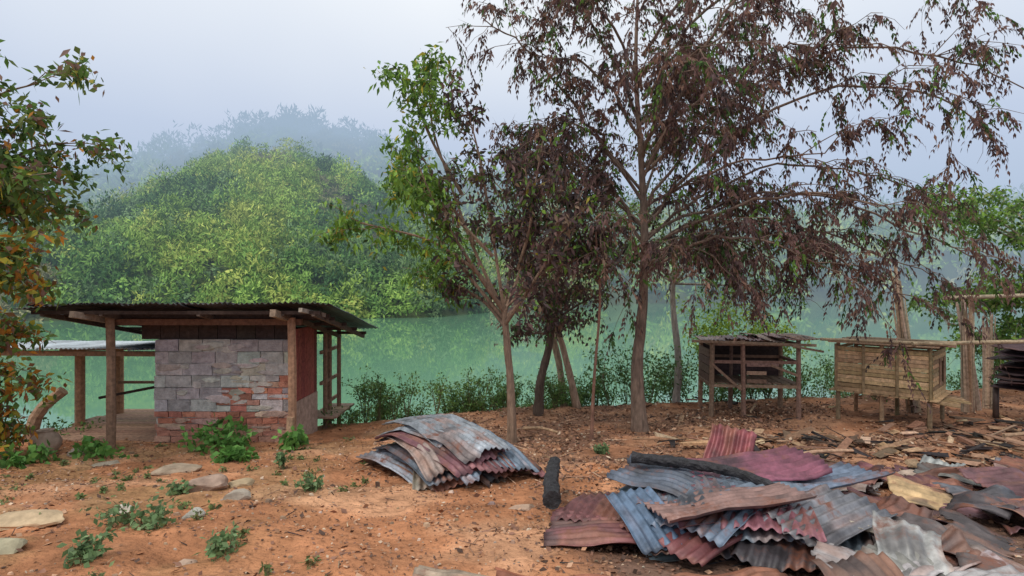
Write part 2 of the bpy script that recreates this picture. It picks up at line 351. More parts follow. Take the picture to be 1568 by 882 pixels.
limbs=[[(-.12,8.9,1.3),(-.5,8.8,1.9),(-1.2,8.6,2.4),(-1.9,8.5,2.6),(-2.4,8.4,2.7)],
 [(-.12,8.9,1.3),(-.6,9,2.3),(-1.0,9,3.4),(-1.3,9,4.4),(-1.3,9,5.2)],
 [(-.12,8.9,1.3),(-.3,8.8,2.5),(-.5,8.7,3.7),(-.7,8.6,4.5)],
 [(-.12,8.9,1.3),(.2,9,2.2),(.35,9.1,3.2),(.5,9.1,4.1)],
 [(-.12,8.9,1.2),(.4,8.8,1.8),(.8,8.7,2.5),(1.1,8.7,3.2)],
 [(-.12,8.9,1.2),(-.8,9.3,2.0),(-1.5,9.6,2.9),(-1.9,9.7,3.9)],
 [(-.12,8.9,1.3),(-.7,8.4,2.2),(-1.1,8,2.9),(-1.3,7.8,3.4)],
 [(-.12,8.9,1.3),(0,9.6,2.2),(.2,10,3.0),(.1,10.2,3.9)],
 [(-.12,8.9,1.1),(.2,8.4,1.6),(.5,8.0,2.1),(.6,7.8,2.4)],
 [(-.12,8.9,1.1),(-.5,9.3,1.5),(-1.1,9.5,1.8),(-1.6,9.6,1.9)],
 [(-.3,8.8,2.2),(-.9,8.8,2.8),(-1.5,8.9,3.2),(-2.0,9,3.3)],
 [(-.6,9,2.4),(-1.2,9.2,3.4),(-1.7,9.3,4.2)],[(-.8,9,3.2),(-1.3,8.8,4.1),(-1.6,8.7,4.9)],
 [(-.1,8.9,1.4),(.7,9.2,2.1),(1.3,9.5,2.4)],[(.1,9,2.0),(.3,8.6,2.8),(.2,8.4,3.5)]]
tw=[]
for l in limbs:
    p=spline(l,5);tube(mb,p,.034,.009,bk,6,cap=False)
    a=subs(mb,p,9,.22,(.3,.75),.008,bk,up=.25,droop=.25,fw=.9);tw+=a
    for q in a: tw+=subs(mb,q,2,.3,(.2,.4),.005,bk,sides=3)
tufts(mb,tw,25,.125,.05,mixcol,spread=.15,hang=.9)
mb.build('half_burnt_tree',[M_bark,M_leaf],False)
def tree(name,trunk,r,limbs,bk,leaf,ns=(7,2),sl=(.4,.9),per=18,ll=.1,lw=.045,hang=.5,lr=.03,mat=None,spread=.14):
    mb=MB();p=spline(trunk,5);tube(mb,p,r,r*.6,bk,8,jit=.05,flare=.4);tw=[]
    for l in limbs:
        p=spline(l,5);tube(mb,p,lr,.008,bk,5,cap=False)
        a=subs(mb,p,ns[0],.2,sl,.008,bk,up=.25,droop=.3,fw=.8);tw+=a
        for q in a: tw+=subs(mb,q,ns[1],.3,(sl[0]*.5,sl[1]*.5),.005,bk,sides=3)
    tufts(mb,tw,per,ll,lw,leaf,spread=spread,hang=hang)
    return mb.build(name,[M_bark,mat or M_leaf],False)
def rl(c,n,R,up=(.2,.9)):
    o=[]
    for k in range(n):
        a=k/n*6.283+U(-.4,.4);l=R*U(.7,1.1);u=R*U(*up);c=np.array(c,float)
        o.append([c,c+[math.cos(a)*l*.45,math.sin(a)*l*.45,u*.5],c+[math.cos(a)*l,math.sin(a)*l,u]])
    return o
cb=lambda P:pick(P,[BR2,BR,DK,[.24,.16,.11],G3,G1],[.27,.28,.11,.14,.1,.10])
tree('burnt_tree',[(.52,11,-.95),(.55,11,-.2),(.72,11,.5),(.8,11,1.1)],.10,rl((.75,11,1.0),7,1.2,(.5,1.9))+rl((.7,11,.8),4,.6,(0,.4)),(.12,.085,.065),cb,per=14,ll=.11,hang=1.2)
tree('sapling',[(1.28,9,-.8),(1.33,9,.3),(1.42,9,1.5),(1.35,9,2.6)],.028,rl((1.4,9,1.8),4,.5,(.3,1)),(.26,.14,.10),cb,ns=(4,2),sl=(.2,.4),per=10,hang=1.2,lr=.012)
gcol=lambda P:pick(P,[G1,G2,G3,[.26,.22,.09]],[.42,.25,.18,.15])
tree('riverbank_tree',[(3.6,12.4,-1.3),(3.7,12.4,0),(3.6,12.5,1.5),(3.7,12.5,2.6)],.09,rl((3.65,12.5,1.8),10,2.0,(-.1,1.4)),(.40,.36,.32),gcol,per=14,ll=.09)
tree('riverbank_tree',[(1.2,12.6,-1.4),(1.1,12.7,-.2),(.9,12.8,1),(1.1,12.9,2.4)],.09,rl((1.1,12.9,2.2),10,2.0,(.1,1.6)),(.28,.2,.14),gcol,per=14,ll=.09)
tree('leaning_tree',[(1.45,12,-1.1),(1.25,12,-.2),(1.0,12.1,.8),(.8,12.2,1.6)],.085,rl((.85,12.2,1.4),4,1.0,(.2,1.2)),(.45,.31,.22),cb,per=8)
lc=lambda P:np.where((rng.random(len(P))<np.clip((2.9-P[:,2])*.35+.08,.06,.5))[:,None],pick(P,[OR,YL,[.25,.11,.04]],[.42,.38,.2]),pick(P,[G1,G3,[.17,.22,.06],BR3],[.38,.25,.25,.12]))
L_=[[(-7.4,6.8,2.2),(-6.8,6.7,3.2),(-6.2,6.6,3.9),(-5.5,6.5,4.1)],[(-7.4,6.8,1.8),(-6.7,6.5,2.6),(-6.0,6.4,2.9),(-5.2,6.3,3.0)],[(-7.4,6.8,2.1),(-6.7,6.9,2.9),(-6.0,6.9,3.4),(-5.5,6.9,3.5)],
 [(-7.4,6.8,1.9),(-6.7,6.8,2.5),(-6.1,6.8,2.7),(-5.6,6.8,2.5)],[(-7.4,6.8,2.2),(-6.8,6.9,3.0),(-6.4,7.0,3.7)],
 [(-7.4,6.8,1.5),(-6.8,6.6,1.9),(-6.2,6.5,2.1),(-5.7,6.4,1.9)],[(-7.4,6.8,1.3),(-6.8,6.4,1.7),(-6.1,6.2,1.8)],[(-7.4,6.8,1.0),(-7,7.1,1.3),(-6.5,7.2,1.2)],[(-7.4,6.8,.6),(-7.1,7.3,.7),(-6.8,7.4,.5)],[(-7.4,6.8,.5),(-7.2,7.3,.2),(-6.9,7.4,-.1)],
 [(-7.4,6.8,2.4),(-7.1,6.9,3.8),(-6.6,6.9,4.9)],[(-7.4,6.8,2.0),(-8,7.2,3.2),(-8.8,7.4,4)],[(-7.4,6.8,2.0),(-8,6.2,3.2),(-8.4,5.6,3.8)],[(-7.4,6.8,2.2),(-6.8,6.4,3.3),(-6.2,6.2,4.3)]]
tree('orange_leaved_tree',[(-7.6,6.9,-.8),(-7.5,6.8,.6),(-7.4,6.8,2.4)],.1,L_,(.24,.18,.13),lc,ns=(9,3),sl=(.35,.75),per=20,ll=.12,lw=.058)
tree('green_tree',[(12.6,13.2,-1),(12.5,13.2,1),(12.6,13.2,2.8)],.13,rl((12.5,13.2,2.6),9,1.9,(.1,.9))+rl((12.5,13.2,1.5),10,1.9,(-.1,.6))+rl((12.5,13.2,.4),7,1.7,(-.2,.4)),(.28,.23,.18),lambda P:pick(P,[G1,G2,G3,[.28,.33,.12]],[.38,.25,.22,.15]),ns=(9,3),per=16,ll=.13,lw=.06)

def shrub(name,cs,n,ll,lw,pal,pr,stems=6):
    mb=MB()
    for (x,y,z,R,Hh) in cs:
        tw=[]
        for k in range(stems):
            a=U(0,6.28);q=spline([(x,y,z),(x+math.cos(a)*R*.4,y+math.sin(a)*R*.4,z+Hh*.6),(x+math.cos(a)*R*U(.6,1),y+math.sin(a)*R*U(.6,1),z+Hh*U(.6,1.1))],3)
            tube(mb,q,.008,.003,(.15,.14,.07),3,cap=False);tw.append(q);tw+=subs(mb,q,3,.3,(R*.3,R*.7),.003,(.15,.14,.07),sides=3)
        tufts(mb,tw,max(2,n//(stems*4)),ll,lw,lambda P:pick(P,pal,pr),spread=R*.35,hang=.1)
    mb.build(name,[M_bark,M_leaf])
WG=[[.12,.22,.06],[.18,.30,.08],[.07,.14,.045]];WP=[.45,.3,.25]
cs=[]
for k in range(70):
    x=U(-3.1,1.4);y=float(edge(x))+U(.0,1.6);cs.append((x,y,gz(x,y)-.05,U(.2,.45),U(.3,1.0)))
shrub('riverbank_shrubs',cs,240,.065,.03,WG,WP)
cs=[]
for k in range(28):
    x=U(1.2,6.4);y=float(edge(x))+U(.1,1.6);cs.append((x,y,gz(x,y)-.05,U(.35,.7),U(.7,1.5)))
shrub('riverbank_shrubs',cs,300,.08,.038,WG,[.4,.15,.45])
cs=[]
for k in range(34):
    x=U(6,14);y=float(edge(x))+U(-.6,2);cs.append((x,y,gz(x,y)-.05,U(.35,.8),U(.5,1.3)))
shrub('riverbank_shrubs',cs,280,.08,.038,WG,[.4,.15,.45])
cs=[]
for k in range(26):
    x=U(-12,-6.8);y=float(edge(x))+U(.4,3);cs.append((x,y,gz(x,y)-.05,U(.35,.7),U(.5,1.2)))
shrub('riverbank_shrubs',cs,240,.08,.04,WG,[.4,.25,.35])
shrub('yellow_green_bush',[(4.9,13.8,-.9,.9,2.1),(5.7,14,-.9,.9,2.1),(6.3,13.6,-.9,.6,1.7)],1500,.1,.045,[[.36,.48,.07],[.24,.36,.06],[.1,.18,.05]],[.5,.35,.15],9)
for (x,y,R,h) in [(-4.25,8.05,.36,.34),(-3.95,7.9,.2,.25),(-3.2,7.85,.24,.26),(-3.7,7.4,.18,.14),(-5.55,7.6,.3,.16),(-6.3,7.2,.25,.14)]:
    shrub('green_weed',[(x,y,gz(x,y)-.03,R,h)],190,.11,.08,[[.13,.30,.07],[.18,.38,.09],[.09,.2,.05]],[.5,.3,.2],6)
for (x,y,R,h) in [(-3.0,4.5,.30,.2),(-2.85,4.3,.2,.12),(-2.05,5.75,.12,.13),(-1.95,3.9,.17,.1),(-3.3,5.6,.12,.1),(-2.7,3.6,.15,.1),(-2.75,6.7,.08,.2),(1.25,7.9,.1,.15)]:
    shrub('ground_weed',[(x,y,gz(x,y)-.02,R,h)],170,.055,.035,[[.17,.28,.12],[.24,.36,.17],[.13,.19,.09]],[.5,.3,.2],6)
cs=[]
for k in range(150):
    x=U(-7.5,-1);y=U(3,9)
    if fbm(x*.9,y*.9,2,5)>.46: cs.append((x,y,gz(x,y)-.01,U(.03,.10),U(.02,.07)))
shrub('ground_cover_plants',cs,36,.04,.022,[[.17,.25,.09],[.24,.32,.14],[.2,.17,.07]],[.5,.3,.2],3)

# ---------------------------------------------------------------- leaf litter / debris
mb=MB()
def litter(n,xr,yr,mask,L0,cols,pr,lift=.012):
    x=U(*xr,n);y=U(*yr,n);k=mask(x,y)&(y<edge(x)+.6);x=x[k];y=y[k];m=len(x)
    P=np.stack([x,y,G(x,y)+U(.003,lift,m)],1);a=U(0,6.283,m)
    D=nrm(np.stack([np.cos(a),np.sin(a),rng.normal(size=m)*.35],1));Sd=nrm(np.cross(D,np.array([0,0,1.])+rng.normal(size=(m,3))*.5))
    l=L0*U(.4,1.6,m);quads(mb,P,D,Sd,l,l*U(.4,.85,m),pick(P,cols,pr)*U(.7,1.3,m)[:,None],bend=0)
LC=[[.36,.19,.11],[.24,.125,.085],[.46,.28,.18],[.10,.06,.045],[.55,.42,.31]]
pt=lambda x,y:fbm(x*1.5,y*1.5,3,91)
litter(26000,(-2,7),(5.8,12.6),lambda x,y:(rng.random(len(x))<sst((x+2.2)/1.4)*sst((y-5.8)/1.3))&(pt(x,y)+.12*rng.normal(size=len(x))>.42),.055,LC,[.34,.28,.18,.15,.05])
litter(24000,(-8,1),(2.6,10),lambda x,y:fbm(x*1.3,y*1.3,3,77)+.1*rng.normal(size=len(x))>.50,.024,LC,[.15,.33,.14,.30,.08])
litter(3000,(-8,1),(2.6,10),lambda x,y:x>-99,.05,LC,[.3,.3,.2,.15,.05])
litter(12000,(.0,9),(2.6,7),lambda x,y:x>.2,.035,LC,[.1,.3,.1,.45,.05])
litter(10000,(3,13),(6,13.5),lambda x,y:(x>3)&(pt(x,y)+.1*rng.normal(size=len(x))>.46),.06,LC,[.28,.32,.1,.26,.04],.05)
mb.build('leaf_litter',M_litter)
mb=MB();SC=[(.42,.26,.16),(.32,.19,.12),(.52,.36,.24),(.13,.085,.06),(.035,.03,.03),(.035,.03,.03),(.27,.15,.10)]
cl=[(3.2,8.3),(4.2,8.8),(4.0,7.4),(5.3,8.2),(6.4,8.8),(6,7.2),(8.5,9.5),(9.5,8.4),(7.8,7.4),(9.9,9.8),(7.2,8.3)]
for k in range(400):
    c0=random.choice(cl);x=c0[0]+rng.normal()*.5;y=c0[1]+rng.normal()*.35
    if rng.random()<.25: x=U(2.6,12);y=U(6,12.5)
    l=U(.10,.5)*(.7 if rng.random()<.7 else 1.6);a=U(0,3.14) if rng.random()<.6 else rng.normal()*.5;t=rng.normal()*.1;z=gz(x,y)+U(.01,.10)
    d=np.array([math.cos(a)*l/2,math.sin(a)*l/2,t*l]);c=vary(random.choice(SC),.2)
    if rng.random()<.65: beam(mb,np.array([x,y,z])-d,np.array([x,y,z])+d,U(.03,.14),U(.008,.025),c,jit=.012)
    else: tube(mb,spline([np.array([x,y,z])-d,np.array([x,y,z+.01]),np.array([x,y,z])+d],2),U(.008,.018),.006,c,5)
for k in range(170):
    x=U(-2,4);y=U(6,11.3);l=U(.08,.4);a=U(0,6.28);z=gz(x,y)+.015
    d=np.array([math.cos(a)*l/2,math.sin(a)*l/2,rng.normal()*.02]);tube(mb,[np.array([x,y,z])-d,np.array([x,y,z])+d],.007,.005,vary(random.choice(SC[:4]),.2),4)
for k in range(120):
    x=U(-7,1.2);y=U(3.0,7);l=U(.03,.16);a=U(0,6.28);z=gz(x,y)+.012
    d=np.array([math.cos(a)*l/2,math.sin(a)*l/2,rng.normal()*.01]);tube(mb,[np.array([x,y,z])-d,np.array([x,y,z])+d],.005,.003,vary(random.choice(SC),.2),4)
for (p,q) in [((.2,9.6,-.72),(.75,9.1,-.66)),((3.1,6.6,-.35),(4.4,7.2,-.40)),((7.5,8.5,-.55),(10.5,8.7,-.5))]:
    tube(mb,spline([p,np.add(p,q)/2+[0,.05,.03],q],3),.03,.02,vary((.4,.27,.17),.2),7,jit=.08)
mb.build('wood_debris',M_wood)
mb=MB()
for k in range(900):
    x=U(-7.5,1.0);y=U(2.7,8);r=U(.006,.022)*(2.2 if rng.random()<.06 else 1);z=gz(x,y)
    th=np.linspace(0,6.283,7)[:-1];q=r*U(.7,1.2,6)
    ring=np.stack([x+np.cos(th)*q,y+np.sin(th)*q*.8,np.full(6,z-.003)],1);top=np.stack([x+np.cos(th)*q*.6,y+np.sin(th)*q*.5,np.full(6,z+r*.6)],1)
    ii=np.arange(6);F=np.stack([ii,(ii+1)%6,(ii+1)%6+6,ii+6],-1)
    mb.add(np.vstack([ring,top]),[F,np.arange(6,12)[None]],vary(random.choice([(.45,.30,.20),(.3,.2,.14),(.48,.26,.16),(.5,.40,.32)]),.2))
mb.build('pebbles',M_rock)
import bmesh
def rock(name,x,y,s,col,rz=0,up=.15):
    bm=bmesh.new();bmesh.ops.create_icosphere(bm,subdivisions=3,radius=1)
    V=np.array([v.co[:] for v in bm.verts]);F=np.array([[v.index for v in f.verts] for f in bm.faces]);bm.free()
    sd=int(rng.integers(999))
    for k in range(11):
        n_=rdir(1)[0];h=U(.55,.85);dd=V@n_;V=V-np.where(dd>h,(dd-h),0)[:,None]*n_
    V*= (1+.25*(fbm(V[:,0]*1.3+sd,V[:,1]*1.3+V[:,2]*1.7,3,sd)-.5))[:,None]
    V=V*np.array(s)*1.15;c,s_=math.cos(rz),math.sin(rz)
    V=np.stack([V[:,0]*c-V[:,1]*s_+x,V[:,0]*s_+V[:,1]*c+y,V[:,2]+gz(x,y)+s[2]*up],1)
    m=MB();m.add(V,F,vary(col,.05));m.build(name,M_rock,False)
rock('flat_stone',-3.95,4.5,(.30,.16,.06),(.48,.35,.25),.1,.4)
rock('rock',-3.55,3.85,(.15,.12,.10),(.42,.35,.26),.2)
rock('rock',-3.15,5.75,(.18,.12,.12),(.40,.31,.23),.5,.3)
rock('rock',-2.6,5.3,(.12,.07,.06),(.38,.32,.26),.3)
rock('flat_stone',-2.9,5.95,(.13,.08,.05),(.45,.31,.2),.7,.4)
rock('flat_stone',-4.1,6.8,(.24,.12,.06),(.38,.29,.21),.5,.4)
rock('rock',-2.72,4.75,(.09,.06,.06),(.48,.45,.42),.3)
rock('rock',-3.35,4.8,(.09,.07,.05),(.5,.46,.42),.3)
rock('flat_stone',-5.3,7.3,(.18,.10,.05),(.38,.30,.23),.1)
rock('rock',-6.0,7.7,(.14,.10,.08),(.40,.35,.29),.1)
rock('rock',.1,5.0,(.13,.05,.04),(.5,.33,.25),.1)
rock('rock',4.6,6.4,(.16,.1,.06),(.5,.42,.33),.1)
rock('rock',-2.2,3.75,(.07,.05,.04),(.45,.33,.24),.1)

# ---------------------------------------------------------------- house
Hs=empty('concrete_block_house',(-4.5,9.5,-.85));WD=(.27,.17,.115);WD2=(.38,.22,.14);DW=(.06,.04,.033)
mb=MB()
box(mb,(-5.50,8.62,-1.0),(-3.42,8.74,.9),(.46,.42,.38))
gr=[(.45,.43,.41),(.52,.50,.47),(.40,.38,.36)];rd=[(.50,.20,.14),(.42,.17,.12),(.52,.29,.22)]
z=.9;row=0
while z>-.9:
    upper=z>-.02
    hh=.185 if upper else (.185 if z>-.2 else .095)
    x=-5.51-(.2 if row%2 else 0)
    while x<-3.42:
        wdt=.40*U(.85,1.15)
        redz=(z<.37 and x>-4.65 and rng.random()<.75) or z<-.18
        if redz: wdt=.22*U(.9,1.15)
        a=max(x,-5.51);b_=min(x+wdt-.012,-3.415)
        if b_-a>.04:
            nb=2 if (redz and hh>.15) else 1
            for q in range(nb):
                h0=z-hh*(q+1)/nb+.010;h1=z-hh*q/nb
                c=vary(random.choice(rd if redz and (z<-.18 or rng.random()<.75) else gr),.10)
                if z<-.35: c=c*.5+np.array([.48,.28,.22])*.5
                box(mb,(a,8.60-U(0,.012),h0),(b_,8.66,h1),c,jit=.005)
        x+=wdt
    z-=hh;row+=1
for k in range(46):
    x=U(-5.45,-3.5);z=U(-.6,.85);w_=U(.06,.22);h_=U(.02,.06);n=9;th=np.linspace(0,6.283,n+1)[:-1];q=U(.6,1.1,n)
    V=np.stack([x+np.cos(th)*w_*q,np.full(n,8.578),z+np.sin(th)*h_*q],1);V2=V.copy();V2[:,1]=8.61;V2[:,0]=x+(V[:,0]-x)*1.25;V2[:,2]=z+(V[:,2]-z)*1.3
    ii=np.arange(n);V[:,1]+=k*.0003
    mb.add(np.vstack([V,V2]),[ii[None],np.stack([ii,ii+n,(ii+1)%n+n,(ii+1)%n],-1)],vary((.48,.44,.40) if z>-.2 else (.50,.35,.28),.12))
box(mb,(-3.50,8.76,-1.3),(-3.40,9.75,-.1),(.46,.33,.27))
box(mb,(-5.50,8.76,-1.6),(-5.40,10.6,.9),(.33,.30,.28))
box(mb,(-5.40,10.5,-1.6),(-4.2,10.6,.9),(.33,.30,.28))
mb.build('block_wall',M_block,parent=Hs)
mb=MB()
for k in range(7): 
    y0=8.76+k*.142;box(mb,(-3.47,y0,-.098),(-3.41,y0+.134,1.05),vary((.26,.075,.06),.12))
mb.build('red_boards',M_wood,parent=Hs)
mb=MB()
for k in range(8):
    x0=-5.75+k*.295;box(mb,(x0,8.66,.905),(x0+.285,8.69,1.27),vary(DW,.1))
beam(mb,(-5.98,8.36,1.19),(-3.15,8.36,1.19),.07,.09,(.17,.085,.055))
beam(mb,(-6.75,8.42,1.29),(-2.75,8.42,1.27),.06,.07,DW)
for x in(-5.96,-3.27):
    tube(mb,spline([(x,8.28,gz(x,8.28)-.2),(x+.01,8.28,.1),(x-.005,8.28,1.26)],3),.066,.060,WD2 if x>-4 else WD,8,jit=.05)
tube(mb,[(-3.27,8.2,-.9),(-3.26,8.21,-.2)],.07,.06,(.44,.28,.18),8,jit=.06)
for x,y,z0,z1 in[(-7.75,10.0,-3,.62),(-6.0,10.6,-3,.9),(-7.75,11,-3,.5)]: tube(mb,[(x,y,z0),(x,y,z1)],.085,.08,(.40,.23,.14),8,jit=.04)
for x,y in[(-3.38,10.1),(-3.40,10.4),(-3.32,10.7),(-5.4,10.7)]: tube(mb,[(x,y,-3.5),(x,y,.90)],.045,.04,WD,7,jit=.05)
for y,z in((9.9,.55),(9.9,.0),(10.2,-.4)): beam(mb,(-3.40,y,z),(-3.42,10.9,z),.04,.06,WD)
beam(mb,(-9.0,9.3,.62),(-5.55,9.3,.60),.09,.08,(.3,.18,.11));beam(mb,(-8.9,11,.50),(-5.5,11,.55),.08,.08,WD)
tube(mb,spline([(-7.45,8.5,-1.1),(-7.35,8.6,-.3),(-7.0,8.7,.1)],3),.10,.08,(.40,.26,.17),8,jit=.06)
for k in range(5):
    yy=8.02+k*.62;beam(mb,(-6.9,yy,1.37-.197*(yy-7.9)),(-2.75,yy,1.37-.197*(yy-7.9)),.05,.05,DW)
for x in(-6.75,-5.9,-4.5,-3.3,-2.85): beam(mb,(x,8.0,1.33),(x,10.7,1.33-.197*2.7-.02),.05,.07,(.14,.10,.08))
beam(mb,(-6.2,7.85,1.33),(-6.1,8.5,1.20),.08,.09,(.34,.26,.2));beam(mb,(-3.35,7.8,1.35),(-3.35,8.5,1.22),.08,.1,(.3,.22,.16));beam(mb,(-2.98,7.85,1.39),(-2.83,8.4,1.29),.06,.06,(.34,.29,.24))
mb.build('timber_frame',M_wood,parent=Hs)
mb=MB()
for k in range(17):
    y0=8.75+k*.155;box(mb,(-7.9+U(-.15,.1),y0,-.80+U(-.01,.01)),(-5.56,y0+.14,-.765),vary((.36,.22,.15),.15))
for x in(-7.7,-6.6,-5.7): beam(mb,(x,8.6,-.86),(x,11.4,-.86),.09,.10,WD);tube(mb,[(x,10.9,-4.6),(x,10.9,-.9)],.06,.06,WD,7)
for k in range(4): box(mb,(-3.6+U(-.03,.03),9.8+k*.3,-.6),(-3.1,10.07+k*.3,-.565),vary((.35,.24,.17),.15))
for k in range(8):
    a=np.array([-7.6+k*.22,8.3+U(-.1,.2),-.74+U(0,.05)]);beam(mb,a,a+[U(.3,.9),U(-.15,.3),U(-.03,.03)],.1,.03,vary((.5,.36,.25),.2))
beam(mb,(-7.7,10.4,-.35),(-5.9,10.4,.0),.04,.05,DW);beam(mb,(-7.75,10.95,-.15),(-5.6,10.95,-.15),.04,.05,WD)
beam(mb,(-6.5,10.4,-.78),(-6.5,10.4,.0),.07,.07,DW)
mb.build('deck',M_wood,parent=Hs)
def corr(mb,M,wd,ln,col,lam=.076,amp=.011,crum=0,bend=0,twist=0,nl=14,seed=0,mi=0,drape=None,torn=0,rust=.45):
    nu=int(wd/lam*6)+1;u=np.linspace(-wd/2,wd/2,nu);v=np.linspace(-ln/2,ln/2,nl)
    Ug,Vg=np.meshgrid(u,v)
    if torn: Vg=Vg*(1+torn*(fbm(Ug*3+seed,Ug*0+seed,3,seed+2)-.5)*(np.abs(Vg)/(ln/2))**3)
    Zg=amp*np.sin(Ug/lam*6.2832)+bend*((Vg/ln*2)**2)+twist*Ug*Vg
    if crum: Zg=Zg+crum*(fbm(Ug*2.2+seed,Vg*2.2,3,seed)-.5)*2;Ug=Ug+crum*.7*(fbm(Vg*2.5,Ug*1.5+seed,2,seed+3)-.5);Vg=Vg+crum*.5*(vnoise(Ug*6,Vg*2+seed,seed+5)-.5)
    Pn=np.stack([Ug,Vg,Zg,np.ones_like(Ug)],-1).reshape(-1,4)@np.array(M).T
    P=Pn[:,:3]
    if drape is not None: P[:,2]+=drape(P[:,0],P[:,1])
    i=np.arange(nl-1)[:,None]*nu;j=np.arange(nu-1)[None]
    st=fbm(Ug*2+seed,Vg*.8+seed,3,seed+9).reshape(-1,1);c=np.asarray(col)*(.5+1.0*st)
    if rust:
        s2=sst((fbm(Ug*7+seed,Vg*1.3,3,seed+19)-.56)*9).reshape(-1,1);c=c+(np.array([.32,.15,.09])-c)*s2*rust
        s3=sst((fbm(Ug*3+seed,Vg*3,3,seed+29)-.58)*8).reshape(-1,1);c=c+(np.array([.05,.042,.045])-c)*s3*.7
    mb.add(P,np.stack([i+j,i+j+1,i+nu+j+1,i+nu+j],-1).reshape(-1,4),c,mi)
def MT(x,y,z,rz,tx=0,ty=0): return Matrix.Translation((x,y,z))@Matrix.Rotation(rz,4,'Z')@Matrix.Rotation(ty,4,'Y')@Matrix.Rotation(tx,4,'X')
mb=MB();sl_=math.atan(.197);k=0
x=-6.5
while x<-2.9:
    c=(.045,.04,.042) if rng.random()<.7 else (.09,.085,.09)
    corr(mb,MT(x,9.35+U(-.05,.05),1.475-.197*1.45+.006*(k%2)+U(0,.008),0,-sl_+U(-.006,.006),U(-.01,.01)),.86,2.95,c,amp=.014,seed=k,crum=.022,torn=.1,rust=0);x+=.70;k+=1
corr(mb,MT(-6.75,8.5,1.33,.05,-sl_+.05,-.06),.6,1.3,(.05,.045,.045),seed=40,crum=.05,rust=0)
mb.build('corrugated_roof',M_roof,True,Hs,.003)
mb=MB();x=-8.9;k=0
while x<-5.6:
    corr(mb,MT(x,10.1,.67+.006*(k%2),0,-.03+U(-.01,.01),0),.86,2.0,(.45,.5,.54),amp=.012,seed=60+k,crum=.015,rust=0);x+=.76;k+=1
mb.build('porch_roof',M_roof,True,Hs,.003)
pr=[(0.05,0),(.13,.02),(.185,.12),(.19,.19),(.15,.27),(.09,.31),(.085,.33),(.11,.35),(.10,.355),(.07,.33)]
mb=MB();n=20;V=[];gx,gy=-6.65,7.95;z0=gz(gx,gy)-.03
for r,h in pr:
    for k in range(n): V.append((gx+r*math.cos(k/n*6.2832),gy+r*math.sin(k/n*6.2832),z0+h))
i=np.arange(len(pr)-1)[:,None]*n;j=np.arange(n)[None];F=np.stack([i+j,i+(j+1)%n,i+n+(j+1)%n,i+n+j],-1).reshape(-1,4)
mb.add(V,F,(.42,.31,.24));mb.build('clay_pot',M_rock,True)

# ---------------------------------------------------------------- corrugated sheet piles
SH=[(.30,.33,.37),(.15,.19,.24),(.06,.055,.065),(.19,.08,.09),(.24,.09,.10),(.36,.16,.10),(.44,.24,.16),(.42,.35,.30)]
def pile(cx,cy,n,rot,rj,wd,ln,h,sx,sy,cols,pr,crum=.05,dome=.1,R=1.):
    mb=MB();g=gz(cx,cy)
    dm=lambda X,Y:-dome*np.minimum(((X-cx)**2+(Y-cy)**2)/R**2,2.2)
    for k in range(n):
        t=k/(n-1);x=cx+rng.normal()*sx*(1-.5*t);y=cy+rng.normal()*sy*(1-.5*t)
        c=vary(cols[rng.choice(len(cols),p=pr)],.2)
        if k>=n-3: c=np.array(cols[rng.choice([0,1])])
        corr(mb,MT(x,y,g+.03+h*t,rot+rng.normal()*rj,rng.normal()*.035,rng.normal()*.035),wd*U(.6,1.1),ln*U(.55,1.1),c,amp=.013,crum=crum*U(.5,1.3),bend=U(-.04,.0),seed=int(U(0,900)),twist=rng.normal()*.03,drape=lambda X,Y,t=t:dm(X,Y)*(.35+.65*t),torn=.35)
    return mb
mb=pile(-.80,6.85,19,.48,.17,1.0,2.0,.48,.15,.14,SH,[.30,.18,.12,.06,.03,.08,.09,.14],.065,.17,1.)
mb.build('corrugated_sheet_pile',M_metal,True,None,.004)
mb=pile(1.72,4.35,38,-.95,.5,.8,1.3,.31,.48,.30,SH,[.17,.19,.12,.18,.10,.10,.08,.06],.055,.12,1.15)
corr(mb,MT(2.05,5.35,.06,-.6,.8,.1),.42,.65,(.30,.09,.10),amp=.02,crum=.1,seed=3)
corr(mb,MT(1.98,4.72,.18,-1.25,.03,.10),.55,1.4,(.22,.075,.11),amp=.014,crum=.07,seed=7,torn=.5,rust=.2)
corr(mb,MT(2.5,4.65,.10,1.9,-.05,.10),.55,1.1,(.14,.18,.25),amp=.014,crum=.06,seed=8,torn=.5,rust=.2)
corr(mb,MT(.98,4.02,.05,.25,.3,-.1),.40,.6,(.12,.18,.27),amp=.014,crum=.03,seed=9,rust=.15)
corr(mb,MT(1.55,4.05,.16,-1.4,.05,-.12),.5,1.1,(.28,.17,.15),amp=.014,crum=.06,seed=19,torn=.5)
corr(mb,MT(2.2,3.9,.12,-1.0,.05,.15),.5,.9,(.2,.2,.22),amp=.014,crum=.05,seed=29,torn=.5,rust=.3)
corr(mb,MT(1.3,4.5,.16,.9,.05,-.1),.5,.9,(.10,.12,.16),amp=.014,crum=.05,seed=39,torn=.5,rust=.3)
mb.build('corrugated_sheet_pile',M_metal,True,None,.004)
mb=MB()
